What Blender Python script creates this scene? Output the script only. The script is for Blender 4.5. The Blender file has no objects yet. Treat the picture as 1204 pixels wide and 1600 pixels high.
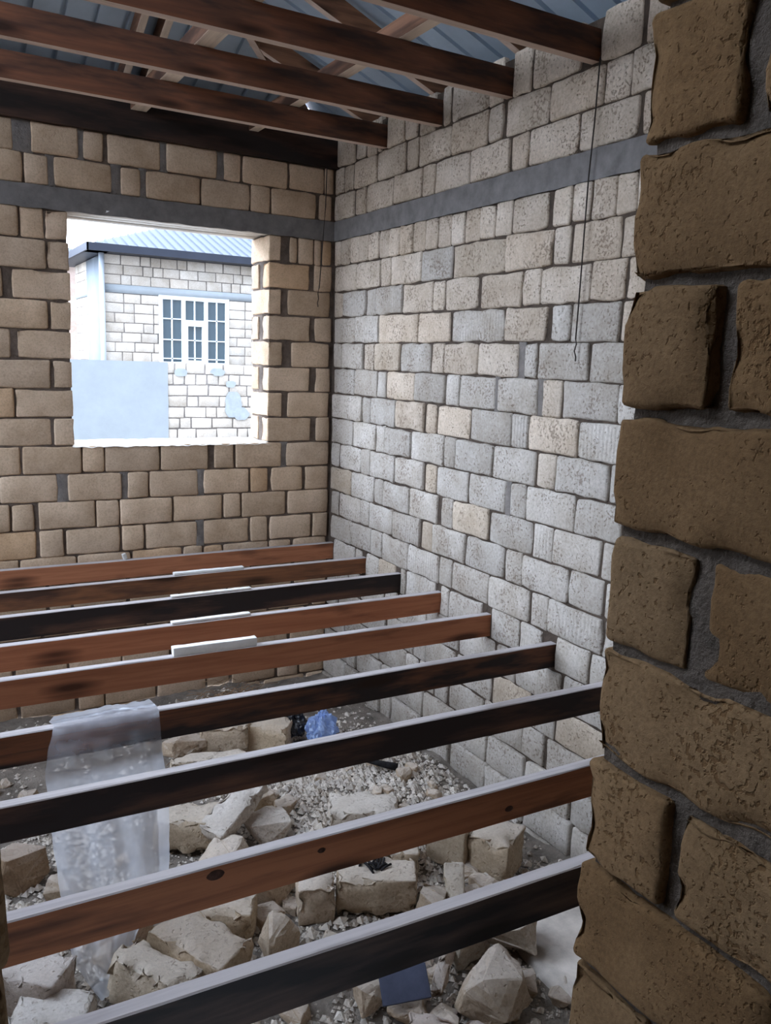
import bpy, math, random
from mathutils import Vector, Matrix, Euler, noise
rnd = random.Random(11)
S = bpy.context.scene
COL = S.collection

# ------------------------------------------------------------------ helpers
def nz(p, s=1.0, off=0.0):
    return noise.noise(Vector((p[0]*s+off, p[1]*s+off*1.7, p[2]*s-off)))

class MB:
    """collects vertices, faces, colours; becomes ONE mesh object"""
    def __init__(self):
        self.v = []; self.f = []; self.c = []; self.m = []
    def vert(self, p, c):
        self.v.append((p[0], p[1], p[2])); self.c.append(c); return len(self.v)-1
    def face(self, idx, m=0):
        self.f.append(tuple(idx)); self.m.append(m)
    def grid(self, rows, m=0, flip=False):
        """rows of vertex indices"""
        for j in range(len(rows)-1):
            for i in range(len(rows[j])-1):
                q = (rows[j][i], rows[j][i+1], rows[j+1][i+1], rows[j+1][i])
                self.face(q[::-1] if flip else q, m)
    def box(self, a, b, c=(.5, .5, .5, 0), m=0, M=None):
        x0, y0, z0 = a; x1, y1, z1 = b
        P = [(x0,y0,z0),(x1,y0,z0),(x1,y1,z0),(x0,y1,z0),(x0,y0,z1),(x1,y0,z1),(x1,y1,z1),(x0,y1,z1)]
        if M is not None: P = [tuple(M @ Vector(p)) for p in P]
        k = [self.vert(p, c) for p in P]
        for q in ((0,3,2,1),(4,5,6,7),(0,1,5,4),(1,2,6,5),(2,3,7,6),(3,0,4,7)):
            self.face([k[i] for i in q], m)
    def rbox(self, ctr, dims, c, rot=None, r=.012, step=.06, amp=.004, ns=9., m=0, off=None, mfun=None, chip=0.):
        """rounded, gently irregular block; all six faces share their edge vertices"""
        h = [d/2 for d in dims]
        R = rot if rot is not None else Matrix.Identity(3)
        C = Vector(ctr); off = rnd.uniform(0, 90) if off is None else off
        def axis(hh):
            rr = min(r, hh*.8)
            n = max(1, int(round((2*hh-2*rr)/step)))
            return [-hh, -hh+rr*.45] + [-hh+rr+(2*hh-2*rr)*i/n for i in range(n+1)] + [hh-rr*.45, hh]
        A = [axis(x) for x in h]
        cache = {}
        def vid(p):
            key = (round(p[0],5), round(p[1],5), round(p[2],5))
            if key in cache: return cache[key]
            q = []
            for i in range(3):
                rr = min(r, h[i]*.8); q.append(max(-h[i]+rr, min(h[i]-rr, p[i])))
            d = Vector((p[0]-q[0], p[1]-q[1], p[2]-q[2]))
            if d.length > 1e-9:
                n = d.normalized(); rr = min(r, min(h)*.8)
                w = Vector(q) + n*min(rr, d.length)
            else:
                n = Vector((0,0,1)); w = Vector(p)
            nn = Vector([(1 if p[i] >= h[i]-1e-6 else -1 if p[i] <= -h[i]+1e-6 else 0) for i in range(3)])
            if nn.length > 0: nn.normalize()
            k = nz(w, ns, off)*amp + nz(w, ns*3.1, off+7)*amp*.45
            if chip > 0:
                e = sum(1 for i in range(3) if abs(p[i]) > h[i]-.022)
                if e >= 2:
                    k -= max(0., nz(w, 14., off+31)+.12)*chip
            w = w + nn*k
            w = R @ w + C
            cache[key] = self.vert(w, c); return cache[key]
        for ax in range(3):
            u, v = (ax+1) % 3, (ax+2) % 3
            for s in (-1, 1):
                rows = []
                for b in A[v]:
                    row = []
                    for a in A[u]:
                        p = [0,0,0]; p[ax] = s*h[ax]; p[u] = a; p[v] = b
                        row.append(vid(p))
                    rows.append(row)
                mm = m
                if mfun: mm = mfun(ax, s)
                self.grid(rows, mm, flip=(s < 0))
    def front(self, O, U, V, N, u0, u1, v0, v1, p, c, rc=.02, bev=.012, step=.07, amp=.004, jit=.0075, deep=.04):
        """one masonry block seen from its face: rounded outline, eased arrises, sides running back into the mortar"""
        hx, hy = (u1-u0)/2, (v1-v0)/2
        if hx < .012 or hy < .012: return
        cx, cy = (u0+u1)/2, (v0+v1)/2
        off = rnd.uniform(0, 90)
        rc = min(rc, hx*.7, hy*.7)
        def axis(hh):
            b = min(bev, hh*.4)
            n = max(1, int(round((2*hh-2*b)/step)))
            return [-hh, -hh, -hh+b*.4, ] + [-hh+b+(2*hh-2*b)*i/n for i in range(n+1)] + [hh-b*.4, hh, hh]
        X, Y = axis(hx), axis(hy); nx, ny = len(X), len(Y)
        rows = []
        for j, y in enumerate(Y):
            row = []
            for i, x in enumerate(X):
                ring = i in (0, nx-1) or j in (0, ny-1)
                px, py = x, y
                dx, dy = abs(x)-(hx-rc), abs(y)-(hy-rc)
                if dx > 0 and dy > 0:
                    k = max(dx, dy)/math.hypot(dx, dy)
                    px = math.copysign(hx-rc+dx*k, x); py = math.copysign(hy-rc+dy*k, y)
                d = min(hx-abs(x), hy-abs(y))
                w = max(0., 1-d/.03)
                q = (cx+px, cy+py, off)
                px += jit*w*nz(q, 11.)*1.6; py += jit*w*nz(q, 11., 40.)*1.6
                e = max(0., 1-d/bev)
                hgt = p - bev*.8*e*e + amp*nz(q, 13., 5.) + amp*.5*nz(q, 40., 9.)
                if ring: hgt = p-deep
                P = O + U*(cx+px) + V*(cy+py) + N*hgt
                row.append(self.vert(P, c))
            rows.append(row)
        flip = U.cross(V).dot(N) < 0
        self.grid(rows, 0, flip)
    def sheet(self, fn, nu, nv, c, m=0, flip=False):
        rows = []
        for j in range(nv+1):
            rows.append([self.vert(fn(i/nu, j/nv), c) for i in range(nu+1)])
        self.grid(rows, m, flip)
    def tube(self, pts, rad, c, n=6, m=0):
        pts = [Vector(p) for p in pts]; rings = []
        for i, p in enumerate(pts):
            t = (pts[min(i+1, len(pts)-1)]-pts[max(i-1, 0)]).normalized()
            a = t.cross(Vector((0,0,1)));
            if a.length < .05: a = t.cross(Vector((1,0,0)))
            a.normalize(); b = t.cross(a)
            r = rad[i] if isinstance(rad, (list, tuple)) else rad
            rings.append([self.vert(p + a*r*math.cos(2*math.pi*k/n) + b*r*math.sin(2*math.pi*k/n), c) for k in range(n)])
        for i in range(len(rings)-1):
            for k in range(n):
                self.face((rings[i][k], rings[i][(k+1) % n], rings[i+1][(k+1) % n], rings[i+1][k]), m)
        self.face(rings[0][::-1], m); self.face(rings[-1], m)

def build(name, mb, mats, parent=None, smooth=True, base=True, **props):
    if base and mb.v and parent is None:
        xs, ys, zs = zip(*mb.v)
        o0 = Vector(((min(xs)+max(xs))/2, (min(ys)+max(ys))/2, min(zs)))
    else:
        o0 = Vector((0,0,0))
        if parent is not None: o0 = parent_loc(parent)
    me = bpy.data.meshes.new(name)
    me.from_pydata([(p[0]-o0.x, p[1]-o0.y, p[2]-o0.z) for p in mb.v], [], mb.f)
    at = me.color_attributes.new('Col', 'FLOAT_COLOR', 'POINT')
    flat = []
    for c in mb.c: flat.extend(c if len(c) == 4 else (*c, 0))
    at.data.foreach_set('color', flat)
    if not isinstance(mats, (list, tuple)): mats = [mats]
    for mm in mats: me.materials.append(mm)
    me.polygons.foreach_set('material_index', mb.m)
    me.polygons.foreach_set('use_smooth', [smooth]*len(mb.f))
    me.update()
    ob = bpy.data.objects.new(name, me); COL.objects.link(ob)
    if parent is not None:
        ob.parent = parent
    else:
        ob.location = o0
    for k, v in props.items(): ob[k] = v
    return ob
def parent_loc(p):
    v = Vector(p.location)
    while p.parent: p = p.parent; v = v + Vector(p.location)
    return v
def empty(name, loc, **props):
    e = bpy.data.objects.new(name, None); COL.objects.link(e); e.location = loc; e.empty_display_size = .1
    for k, v in props.items(): e[k] = v
    return e

# ------------------------------------------------------------------ materials
def new_mat(name):
    m = bpy.data.materials.new(name); m.use_nodes = True
    nt = m.node_tree; nt.nodes.clear()
    out = nt.nodes.new('ShaderNodeOutputMaterial'); b = nt.nodes.new('ShaderNodeBsdfPrincipled')
    nt.links.new(b.outputs[0], out.inputs[0])
    return m, nt, b
def N(nt, t, **kw):
    n = nt.nodes.new(t)
    for k, v in kw.items():
        if k in ('i',):
            for kk, vv in v.items(): n.inputs[kk].default_value = vv
        else: setattr(n, k, v)
    return n
def ramp(nt, src, stops):
    r = nt.nodes.new('ShaderNodeValToRGB'); el = r.color_ramp.elements
    while len(el) < len(stops): el.new(.5)
    for e, (p, c) in zip(el, stops):
        e.position = p; e.color = (*c, 1) if len(c) == 3 else c
    nt.links.new(src, r.inputs[0]); return r
def mix(nt, fac, a, b, mode='MIX'):
    m = nt.nodes.new('ShaderNodeMix'); m.data_type = 'RGBA'; m.blend_type = mode
    def put(sock, v):
        if hasattr(v, 'is_output'): nt.links.new(v, sock)
        elif isinstance(v, (int, float)): sock.default_value = v
        else: sock.default_value = (*v, 1)
    put(m.inputs[0], fac); put(m.inputs[6], a); put(m.inputs[7], b)
    return m.outputs[2]

def mat_stone(name, pit=1.0, fine=1.0, stain=(.30,.20,.12), bump=.5, scale=1.0, pscale=48., dust=0.):
    m, nt, b = new_mat(name); L = nt.links
    tc = N(nt, 'ShaderNodeTexCoord'); co = tc.outputs['Object']
    at = N(nt, 'ShaderNodeVertexColor', layer_name='Col')
    n1 = N(nt, 'ShaderNodeTexNoise', i={'Scale': 5*scale, 'Detail': 6, 'Roughness': .62}); L.new(co, n1.inputs[0])
    n2 = N(nt, 'ShaderNodeTexNoise', i={'Scale': 60*scale*fine, 'Detail': 4, 'Roughness': .7}); L.new(co, n2.inputs[0])
    r1 = ramp(nt, n1.outputs[0], [(.3, (.80,.76,.70)), (.7, (1.12,1.12,1.12))])
    c1 = mix(nt, 1., at.outputs[0], r1.outputs[0], 'MULTIPLY')
    r2 = ramp(nt, n2.outputs[0], [(.32, (.78,.77,.75)), (.62, (1.08,1.08,1.08))])
    c2 = mix(nt, 1., c1, r2.outputs[0], 'MULTIPLY')
    # open pores: small ragged voids where the shell limestone has weathered out, in clusters
    pn = N(nt, 'ShaderNodeTexNoise', i={'Scale': pscale, 'Detail': 2, 'Roughness': .5, 'Distortion': .15}); L.new(co, pn.inputs[0])
    n3 = N(nt, 'ShaderNodeTexNoise', i={'Scale': 5.5*scale, 'Detail': 3}); L.new(co, n3.inputs[0])
    df = N(nt, 'ShaderNodeMath', operation='MULTIPLY_ADD', i={1: .55}); L.new(n3.outputs[0], df.inputs[0]); L.new(pn.outputs[0], df.inputs[2])
    pm = N(nt, 'ShaderNodeMapRange', i={1: .86, 2: .96}); L.new(df.outputs[0], pm.inputs[0])
    pf = N(nt, 'ShaderNodeMath', operation='MULTIPLY', i={1: .85*pit}); L.new(pm.outputs[0], pf.inputs[0])
    c3 = mix(nt, pf.outputs[0], c2, stain)
    if dust:      # lime dust settled on what faces up
        ge = N(nt, 'ShaderNodeNewGeometry'); sx = N(nt, 'ShaderNodeSeparateXYZ'); L.new(ge.outputs['Normal'], sx.inputs[0])
        ad = N(nt, 'ShaderNodeMath', operation='MULTIPLY_ADD', i={1: .9}); L.new(n1.outputs[0], ad.inputs[0]); L.new(sx.outputs[2], ad.inputs[2])
        du = N(nt, 'ShaderNodeMapRange', i={1: .75, 2: 1.9, 4: dust}); L.new(ad.outputs[0], du.inputs[0])
        c3 = mix(nt, du.outputs[0], c3, (.66,.63,.60))
    L.new(c3, b.inputs['Base Color']); b.inputs['Roughness'].default_value = .95
    b.inputs['Specular IOR Level'].default_value = .15
    # saw ridges on some faces (alpha of Col)
    wv = N(nt, 'ShaderNodeTexWave', wave_type='BANDS', bands_direction='Y', i={'Scale': 11.5*scale, 'Distortion': 1.5, 'Detail': 2.}); L.new(co, wv.inputs[0])
    wm = N(nt, 'ShaderNodeMath', operation='MULTIPLY'); L.new(wv.outputs[1], wm.inputs[0]); L.new(at.outputs[1], wm.inputs[1])
    h1 = N(nt, 'ShaderNodeMath', operation='MULTIPLY_ADD', i={1: .5}); L.new(n2.outputs[0], h1.inputs[0]); L.new(wm.outputs[0], h1.inputs[2])
    h2 = N(nt, 'ShaderNodeMath', operation='MULTIPLY_ADD', i={1: -.9*pit}); L.new(pm.outputs[0], h2.inputs[0]); L.new(h1.outputs[0], h2.inputs[2])
    bp = N(nt, 'ShaderNodeBump', i={'Strength': bump, 'Distance': .008}); L.new(h2.outputs[0], bp.inputs['Height'])
    L.new(bp.outputs[0], b.inputs['Normal'])
    return m

def mat_plain(name, col, rough=.9, ns=8., var=.25, bump=.3, bscale=40., metal=0., spec=.2, bdist=.006):
    m, nt, b = new_mat(name); L = nt.links
    tc = N(nt, 'ShaderNodeTexCoord'); co = tc.outputs['Object']
    n1 = N(nt, 'ShaderNodeTexNoise', i={'Scale': ns, 'Detail': 6, 'Roughness': .65}); L.new(co, n1.inputs[0])
    lo = tuple(x*(1-var) for x in col); hi = tuple(min(1, x*(1+var)) for x in col)
    r = ramp(nt, n1.outputs[0], [(.3, lo), (.7, hi)])
    L.new(r.outputs[0], b.inputs['Base Color'])
    b.inputs['Roughness'].default_value = rough; b.inputs['Metallic'].default_value = metal
    b.inputs['Specular IOR Level'].default_value = spec
    if bump:
        n2 = N(nt, 'ShaderNodeTexNoise', i={'Scale': bscale, 'Detail': 5, 'Roughness': .65}); L.new(co, n2.inputs[0])
        bp = N(nt, 'ShaderNodeBump', i={'Strength': bump, 'Distance': bdist}); L.new(n2.outputs[0], bp.inputs['Height'])
        L.new(bp.outputs[0], b.inputs['Normal'])
    return m

def mat_wood(name, light, dark, stain=(.02,.015,.012), amount=.4, along='X', rough=.75, knots=True, seed=0., coat=0.):
    """pine: long grain along one axis, darker weathered patches, a few knots"""
    m, nt, b = new_mat(name); L = nt.links
    tc = N(nt, 'ShaderNodeTexCoord')
    ax = 'XYZ'.index(along)
    def mapped(s_long, s_cross):
        mp = N(nt, 'ShaderNodeMapping'); L.new(tc.outputs['Object'], mp.inputs[0])
        sc = [s_cross]*3; sc[ax] = s_long
        mp.inputs['Scale'].default_value = sc; mp.inputs['Location'].default_value = (seed, seed*.37, seed*.71)
        return mp.outputs[0]
    g = N(nt, 'ShaderNodeTexNoise', i={'Scale': 1., 'Detail': 5, 'Roughness': .6, 'Distortion': .6}); L.new(mapped(1.2, 34.), g.inputs[0])
    rg = ramp(nt, g.outputs[0], [(.3, dark), (.55, light), (.8, tuple(x*1.12 for x in light))])
    p = N(nt, 'ShaderNodeTexNoise', i={'Scale': 1., 'Detail': 4, 'Roughness': .55}); L.new(mapped(1.6, 9.), p.inputs[0])
    lo = .5-.32*(amount-.5)
    rp = ramp(nt, p.outputs[0], [(max(0., 1-lo-.28), (0,0,0)), (min(1., 1-lo+.02), (1,1,1))])
    rp.color_ramp.elements[0].position = max(0., .62-amount*.55); rp.color_ramp.elements[1].position = max(.1, .80-amount*.5)
    c = mix(nt, rp.outputs[0], rg.outputs[0], stain)
    if knots:
        vo = N(nt, 'ShaderNodeTexVoronoi', i={'Scale': 1., 'Randomness': 1.}); L.new(mapped(1.5, 6.5), vo.inputs[0])
        rk = ramp(nt, vo.outputs['Distance'], [(.10, (1,1,1)), (.17, (.55,.55,.55)), (.26, (0,0,0))])
        c = mix(nt, rk.outputs[0], c, tuple(x*.28 for x in dark))
    L.new(c, b.inputs['Base Color']); b.inputs['Roughness'].default_value = rough
    b.inputs['Specular IOR Level'].default_value = .25
    bp = N(nt, 'ShaderNodeBump', i={'Strength': .25, 'Distance': .003}); L.new(g.outputs[0], bp.inputs['Height']); L.new(bp.outputs[0], b.inputs['Normal'])
    return m

# ------------------------------------------------------------------ light of the day
SUNX, SUNY, SUNZ = -.60, .60, .62
LOBE0, LOBE1, SKY_LO, SKY_HI = -.2, .95, 1.1, 5.0
SKY_COL = (.80, .92, 1.12, 1)
EXPOSURE = 1.36
LW = (-2.7, -.7, .4, 2.445)      # made-up opening in the unseen left wall, sized for fill light
LEFT_CUT = -4.0  # unseen left roof slope cut short here to let sky light in

# ------------------------------------------------------------------ palette
M_stone  = mat_stone('limestone', pit=.7, bump=.55, pscale=68., stain=(.16,.115,.08))
M_back   = mat_stone('limestone_tan', pit=.35, bump=.5, pscale=60., stain=(.2,.13,.085))
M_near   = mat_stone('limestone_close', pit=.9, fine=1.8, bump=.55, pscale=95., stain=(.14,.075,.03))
M_out    = mat_stone('limestone_outdoor', pit=.2, bump=.2)
M_mortar = mat_plain('old_mortar', (.075,.056,.043), ns=14, var=.4, bump=.8, bscale=55, bdist=.012)
M_cement = mat_plain('grey_cement', (.20,.18,.165), ns=12, var=.3, bump=.8, bscale=60, bdist=.01)
M_bmort  = mat_plain('brown_grey_mortar', (.13,.10,.08), ns=14, var=.4, bump=.8, bscale=55, bdist=.012)
M_jcem   = mat_plain('dark_grey_mortar', (.115,.093,.075), ns=12, var=.3, bump=.9, bscale=60, bdist=.012)
M_conc   = mat_plain('concrete', (.185,.175,.168), ns=9, var=.28, bump=.35, bscale=30)
M_whitem = mat_plain('white_mortar_lit_soffit', (.72,.70,.66), ns=20, var=.12, bump=.6, bscale=60)
M_dirt   = mat_plain('dusty_earth', (.24,.21,.18), ns=6, var=.45, bump=1., bscale=45, bdist=.02)
M_gravel = mat_plain('stone_crumbs', (.52,.47,.42), ns=5, var=.35, bump=.5, bscale=60)
M_ground = mat_plain('yard_ground', (.22,.20,.18), ns=1.2, var=.2, bump=.4)
M_plaster= mat_plain('pale_plaster', (.30,.33,.35), ns=4, var=.06, bump=.1)
M_side   = mat_plain('shaded_render', (.20,.23,.26), ns=3, var=.08, bump=.1)  # side wall's shade put into a darker plaster colour
M_smear  = mat_plain('mortar_smear', (.33,.36,.38), ns=9, var=.12, bump=.4)
M_metal  = mat_plain('roof_metal', (.42,.50,.58), rough=.42, ns=3, var=.12, bump=0., metal=.1, spec=.5)
M_nroof  = mat_plain('blue_grey_roof_metal', (.020,.034,.056), rough=.6, ns=2, var=.08, bump=0., metal=.1, spec=.4)
M_fascia = mat_plain('dark_fascia_metal', (.03,.035,.05), rough=.5, ns=3, var=.1, bump=0.)
M_pvc    = mat_plain('white_pvc', (.78,.82,.84), rough=.4, ns=3, var=.04, bump=0., spec=.4)
M_pipe   = mat_plain('grey_downpipe', (.45,.50,.56), rough=.5, ns=3, var=.06, bump=0.)
M_white   = mat_plain('white_strip', (.84,.84,.82), rough=.45, ns=30, var=.06, bump=.15, spec=.6)
M_wire   = mat_plain('rusty_wire', (.035,.028,.025), rough=.7, ns=60, var=.4, bump=0.)
M_char   = mat_plain('charred_wood', (.018,.017,.018), rough=.9, ns=40, var=.6, bump=.6)
M_board  = mat_plain('blue_grey_board', (.075,.085,.13), rough=.7, ns=8, var=.25, bump=.2)
M_straw  = mat_plain('dry_straw', (.30,.19,.11), rough=.9, ns=8, var=.4, bump=0.)
M_bagk   = mat_plain('black_polythene', (.012,.013,.017), rough=.35, ns=10, var=.3, bump=.4, spec=.5)
M_litter = mat_plain('yellow_litter', (.50,.50,.30), rough=.6, ns=20, var=.3, bump=.3)

m, nt, b = new_mat('window_glass_dark'); b.inputs['Base Color'].default_value = (.05,.08,.10,1); b.inputs['Roughness'].default_value = .12; b.inputs['Specular IOR Level'].default_value = .5
M_glass = m
M_knot = mat_plain('wood_knot', (.045,.02,.012), rough=.7, ns=60, var=.6, bump=.3)
KNOTS = ((-2.323,-.030,.034,.021), (-1.971,-.047,.015,.010), (-1.215,-.088,.020,.013))

def mat_film(name, col, alpha, trans):
    m, nt, b = new_mat(name); L = nt.links; nt.nodes.remove(b)
    out = [n for n in nt.nodes if n.type == 'OUTPUT_MATERIAL'][0]
    tc = N(nt, 'ShaderNodeTexCoord')
    n1 = N(nt, 'ShaderNodeTexNoise', i={'Scale': 7., 'Detail': 4}); L.new(tc.outputs['Object'], n1.inputs[0])
    tl = N(nt, 'ShaderNodeBsdfTranslucent', i={'Color': (*col,1)})
    df = N(nt, 'ShaderNodeBsdfDiffuse', i={'Color': (*col,1)})
    gl = N(nt, 'ShaderNodeBsdfGlossy', i={'Color': (.8,.85,.9,1), 'Roughness': .25})
    tr = N(nt, 'ShaderNodeBsdfTransparent')
    m1 = N(nt, 'ShaderNodeMixShader', i={0: trans}); L.new(df.outputs[0], m1.inputs[1]); L.new(tl.outputs[0], m1.inputs[2])
    m2 = N(nt, 'ShaderNodeMixShader', i={0: .10}); L.new(m1.outputs[0], m2.inputs[1]); L.new(gl.outputs[0], m2.inputs[2])
    mr = N(nt, 'ShaderNodeMapRange', i={1: .3, 2: .7, 3: alpha-.12, 4: alpha+.12}); L.new(n1.outputs[0], mr.inputs[0])
    at = N(nt, 'ShaderNodeVertexColor', layer_name='Col')      # alpha of Col: how opaque the film is
    am = N(nt, 'ShaderNodeMath', operation='MULTIPLY'); L.new(mr.outputs[0], am.inputs[0]); L.new(at.outputs[1], am.inputs[1])
    m3 = N(nt, 'ShaderNodeMixShader'); L.new(am.outputs[0], m3.inputs[0]); L.new(tr.outputs[0], m3.inputs[1]); L.new(m2.outputs[0], m3.inputs[2])
    L.new(m3.outputs[0], out.inputs[0]); return m
M_film = mat_film('clear_polythene', (.88,.92,1.), .60, .8)
M_blue = mat_film('blue_polythene', (.42,.58,.90), .8, .4)

W_orange = mat_wood('reddish_pine', (.40,.16,.08), (.28,.105,.052), stain=(.12,.05,.028), amount=.12, seed=1)
W_brown  = mat_wood('brown_pine', (.24,.10,.045), (.14,.06,.03), stain=(.06,.03,.02), amount=.35, seed=4)
W_dark   = mat_wood('dark_weathered_pine', (.115,.058,.036), (.06,.032,.024), stain=(.022,.016,.015), amount=.55, seed=7)
W_mixed  = mat_wood('half_darkened_pine', (.22,.085,.04), (.10,.045,.027), stain=(.028,.02,.018), amount=.5, seed=12)
W_black  = mat_wood('blackened_pine', (.07,.045,.034), (.035,.025,.021), stain=(.014,.012,.012), amount=.5, seed=17)
W_knotty = mat_wood('knotty_pine', (.30,.12,.056), (.19,.072,.034), stain=(.06,.028,.018), amount=.14, seed=23)
W_ceil   = mat_wood('stained_roof_timber', (.21,.085,.045), (.13,.055,.034), stain=(.05,.03,.023), amount=.4, seed=31)
W_ceild  = mat_wood('dark_roof_timber', (.07,.036,.024), (.04,.023,.018), stain=(.02,.014,.012), amount=.5, seed=37)
W_pale   = mat_wood('pale_pine_underside', (.60,.46,.37), (.50,.37,.29), stain=(.34,.25,.2), amount=.15, seed=41, knots=False)  # paler tone for the undersides of the timbers
W_top    = mat_wood('dusty_timber_top', (.52,.48,.475), (.41,.375,.375), stain=(.26,.23,.22), amount=.2, seed=47, knots=False)
W_rafter = mat_wood('rafter_pine', (.27,.13,.07), (.17,.08,.045), stain=(.07,.035,.022), amount=.25, seed=53)
W_raftery= mat_wood('rafter_pine_lengthwise', (.22,.11,.065), (.13,.065,.04), stain=(.06,.03,.02), amount=.3, along='Y', seed=57)
W_paley  = mat_wood('pale_pine_underside_lengthwise', (.74,.60,.47), (.62,.49,.38), stain=(.45,.34,.26), amount=.1, along='Y', seed=61, knots=False)  # same paler underside tone, grain along the other axis

def tan(kind):
    """limestone colour of one block: rgb + how deep its saw ridges are"""
    t = rnd.random(); k = rnd.uniform(.86, 1.1)
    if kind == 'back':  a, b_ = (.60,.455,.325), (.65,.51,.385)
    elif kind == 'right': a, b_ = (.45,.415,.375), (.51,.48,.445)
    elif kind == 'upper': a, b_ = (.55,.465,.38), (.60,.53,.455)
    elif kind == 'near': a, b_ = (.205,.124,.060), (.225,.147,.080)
    elif kind == 'out': a, b_ = (.55,.505,.455), (.61,.575,.53)
    elif kind == 'rub': a, b_ = (.44,.35,.26), (.56,.47,.38)
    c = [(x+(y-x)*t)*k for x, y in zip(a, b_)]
    if kind in ('back', 'right') and rnd.random() < .07: c = [c[0]*1.0, c[1]*.92, c[2]*.82]
    r = 0.
    if kind == 'right' and rnd.random() < .13: r = rnd.uniform(.3, .6)
    return (*c, r)

# block ends from image pixels, per course (top, bottom, spans) on the two room walls
RW=[
(2.987,2.787,[(-0.131,0.026),(-0.292,-0.142),(-0.661,-0.302),(-1.063,-0.670),(-1.220,-1.080),(-1.605,-1.228),(-1.992,-1.619),(-2.144,-2.004),(-2.534,-2.161),(-2.940,-2.544),(-3.115,-2.948),(-3.327,-3.123)]),
(2.787,2.587,[(-0.325,0.026),(-0.509,-0.346),(-0.914,-0.519),(-1.291,-0.922),(-1.446,-1.299),(-1.829,-1.454),(-2.216,-1.843),(-2.385,-2.233),(-2.781,-2.391),(-3.191,-2.790)]),
(2.445,2.245,[(-0.108,0.001),(-0.267,-0.108),(-0.421,-0.267),(-0.576,-0.421),(-0.729,-0.576),(-0.876,-0.729),(-1.032,-0.876),(-1.197,-1.032),(-1.358,-1.197),(-1.509,-1.358),(-1.661,-1.509),(-1.809,-1.661),(-1.967,-1.809),(-2.119,-1.967),(-2.273,-2.119),(-2.587,-2.278),(-2.768,-2.624),(-2.914,-2.774),(-3.082,-2.918),(-3.216,-3.085)]),
(2.245,2.045,[(-0.390,-0.009),(-0.763,-0.390),(-0.917,-0.775),(-1.325,-0.928),(-1.693,-1.325),(-2.231,-1.702),(-2.634,-2.236),(-2.779,-2.649),(-3.136,-2.793),(-3.272,-3.142)]),
(2.045,1.845,[(-0.163,-0.010),(-0.552,-0.177),(-0.709,-0.561),(-1.079,-0.709),(-1.472,-1.090),(-1.614,-1.479),(-1.977,-1.623),(-2.401,-2.012),(-2.563,-2.408),(-2.949,-2.568),(-3.194,-2.954)]),
(1.845,1.645,[(-0.392,-0.021),(-0.758,-0.401),(-1.306,-0.770),(-1.692,-1.316),(-2.252,-1.722),(-2.632,-2.262),(-2.822,-2.676),(-3.173,-2.833)]),
(1.645,1.445,[(-0.176,-0.032),(-0.535,-0.176),(-0.703,-0.548),(-1.083,-0.715),(-1.479,-1.091),(-1.648,-1.498),(-2.019,-1.648),(-2.412,-2.027),(-2.575,-2.460),(-2.974,-2.582),(-3.240,-2.983)]),
(1.445,1.245,[(-0.394,-0.042),(-0.765,-0.403),(-0.896,-0.769),(-1.292,-0.908),(-1.674,-1.292),(-1.831,-1.689),(-2.214,-1.840),(-2.596,-2.240),(-2.793,-2.641),(-3.201,-2.803)]),
(1.245,1.045,[(-0.539,-0.028),(-0.688,-0.547),(-1.045,-0.688),(-1.431,-1.053),(-1.586,-1.455),(-1.974,-1.593),(-2.378,-1.982),(-2.540,-2.386),(-2.944,-2.542),(-3.286,-2.952)]),
(1.045,0.845,[(-0.404,-0.024),(-0.771,-0.414),(-0.913,-0.776),(-1.280,-0.913),(-1.683,-1.287),(-1.831,-1.692),(-2.226,-1.831),(-2.621,-2.231),(-2.782,-2.632),(-3.192,-2.792)]),
(0.845,0.645,[(-0.172,-0.014),(-0.542,-0.182),(-0.701,-0.551),(-1.067,-0.701),(-1.460,-1.074),(-1.619,-1.477),(-1.987,-1.626),(-2.372,-1.996),(-2.552,-2.405),(-2.961,-2.557),(-3.297,-2.965)]),
(0.645,0.445,[(-0.396,-0.025),(-0.769,-0.396),(-0.912,-0.769),(-1.286,-0.912),(-1.652,-1.293),(-1.826,-1.684),(-2.221,-1.832),(-2.631,-2.229),(-2.802,-2.636),(-3.171,-2.806)]),
(0.445,0.245,[(-0.175,-0.035),(-0.558,-0.185),(-0.706,-0.558),(-1.065,-0.706),(-1.443,-1.072),(-1.603,-1.461),(-1.985,-1.610),(-2.393,-1.994),(-2.561,-2.401),(-2.952,-2.561),(-3.213,-2.957)]),
(0.245,0.045,[(-0.406,-0.046),(-0.753,-0.406),(-0.928,-0.753),(-1.298,-0.928),(-1.695,-1.298),(-1.851,-1.702),(-2.247,-1.854),(-2.648,-2.253),(-2.810,-2.660),(-3.235,-2.810)])]
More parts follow.
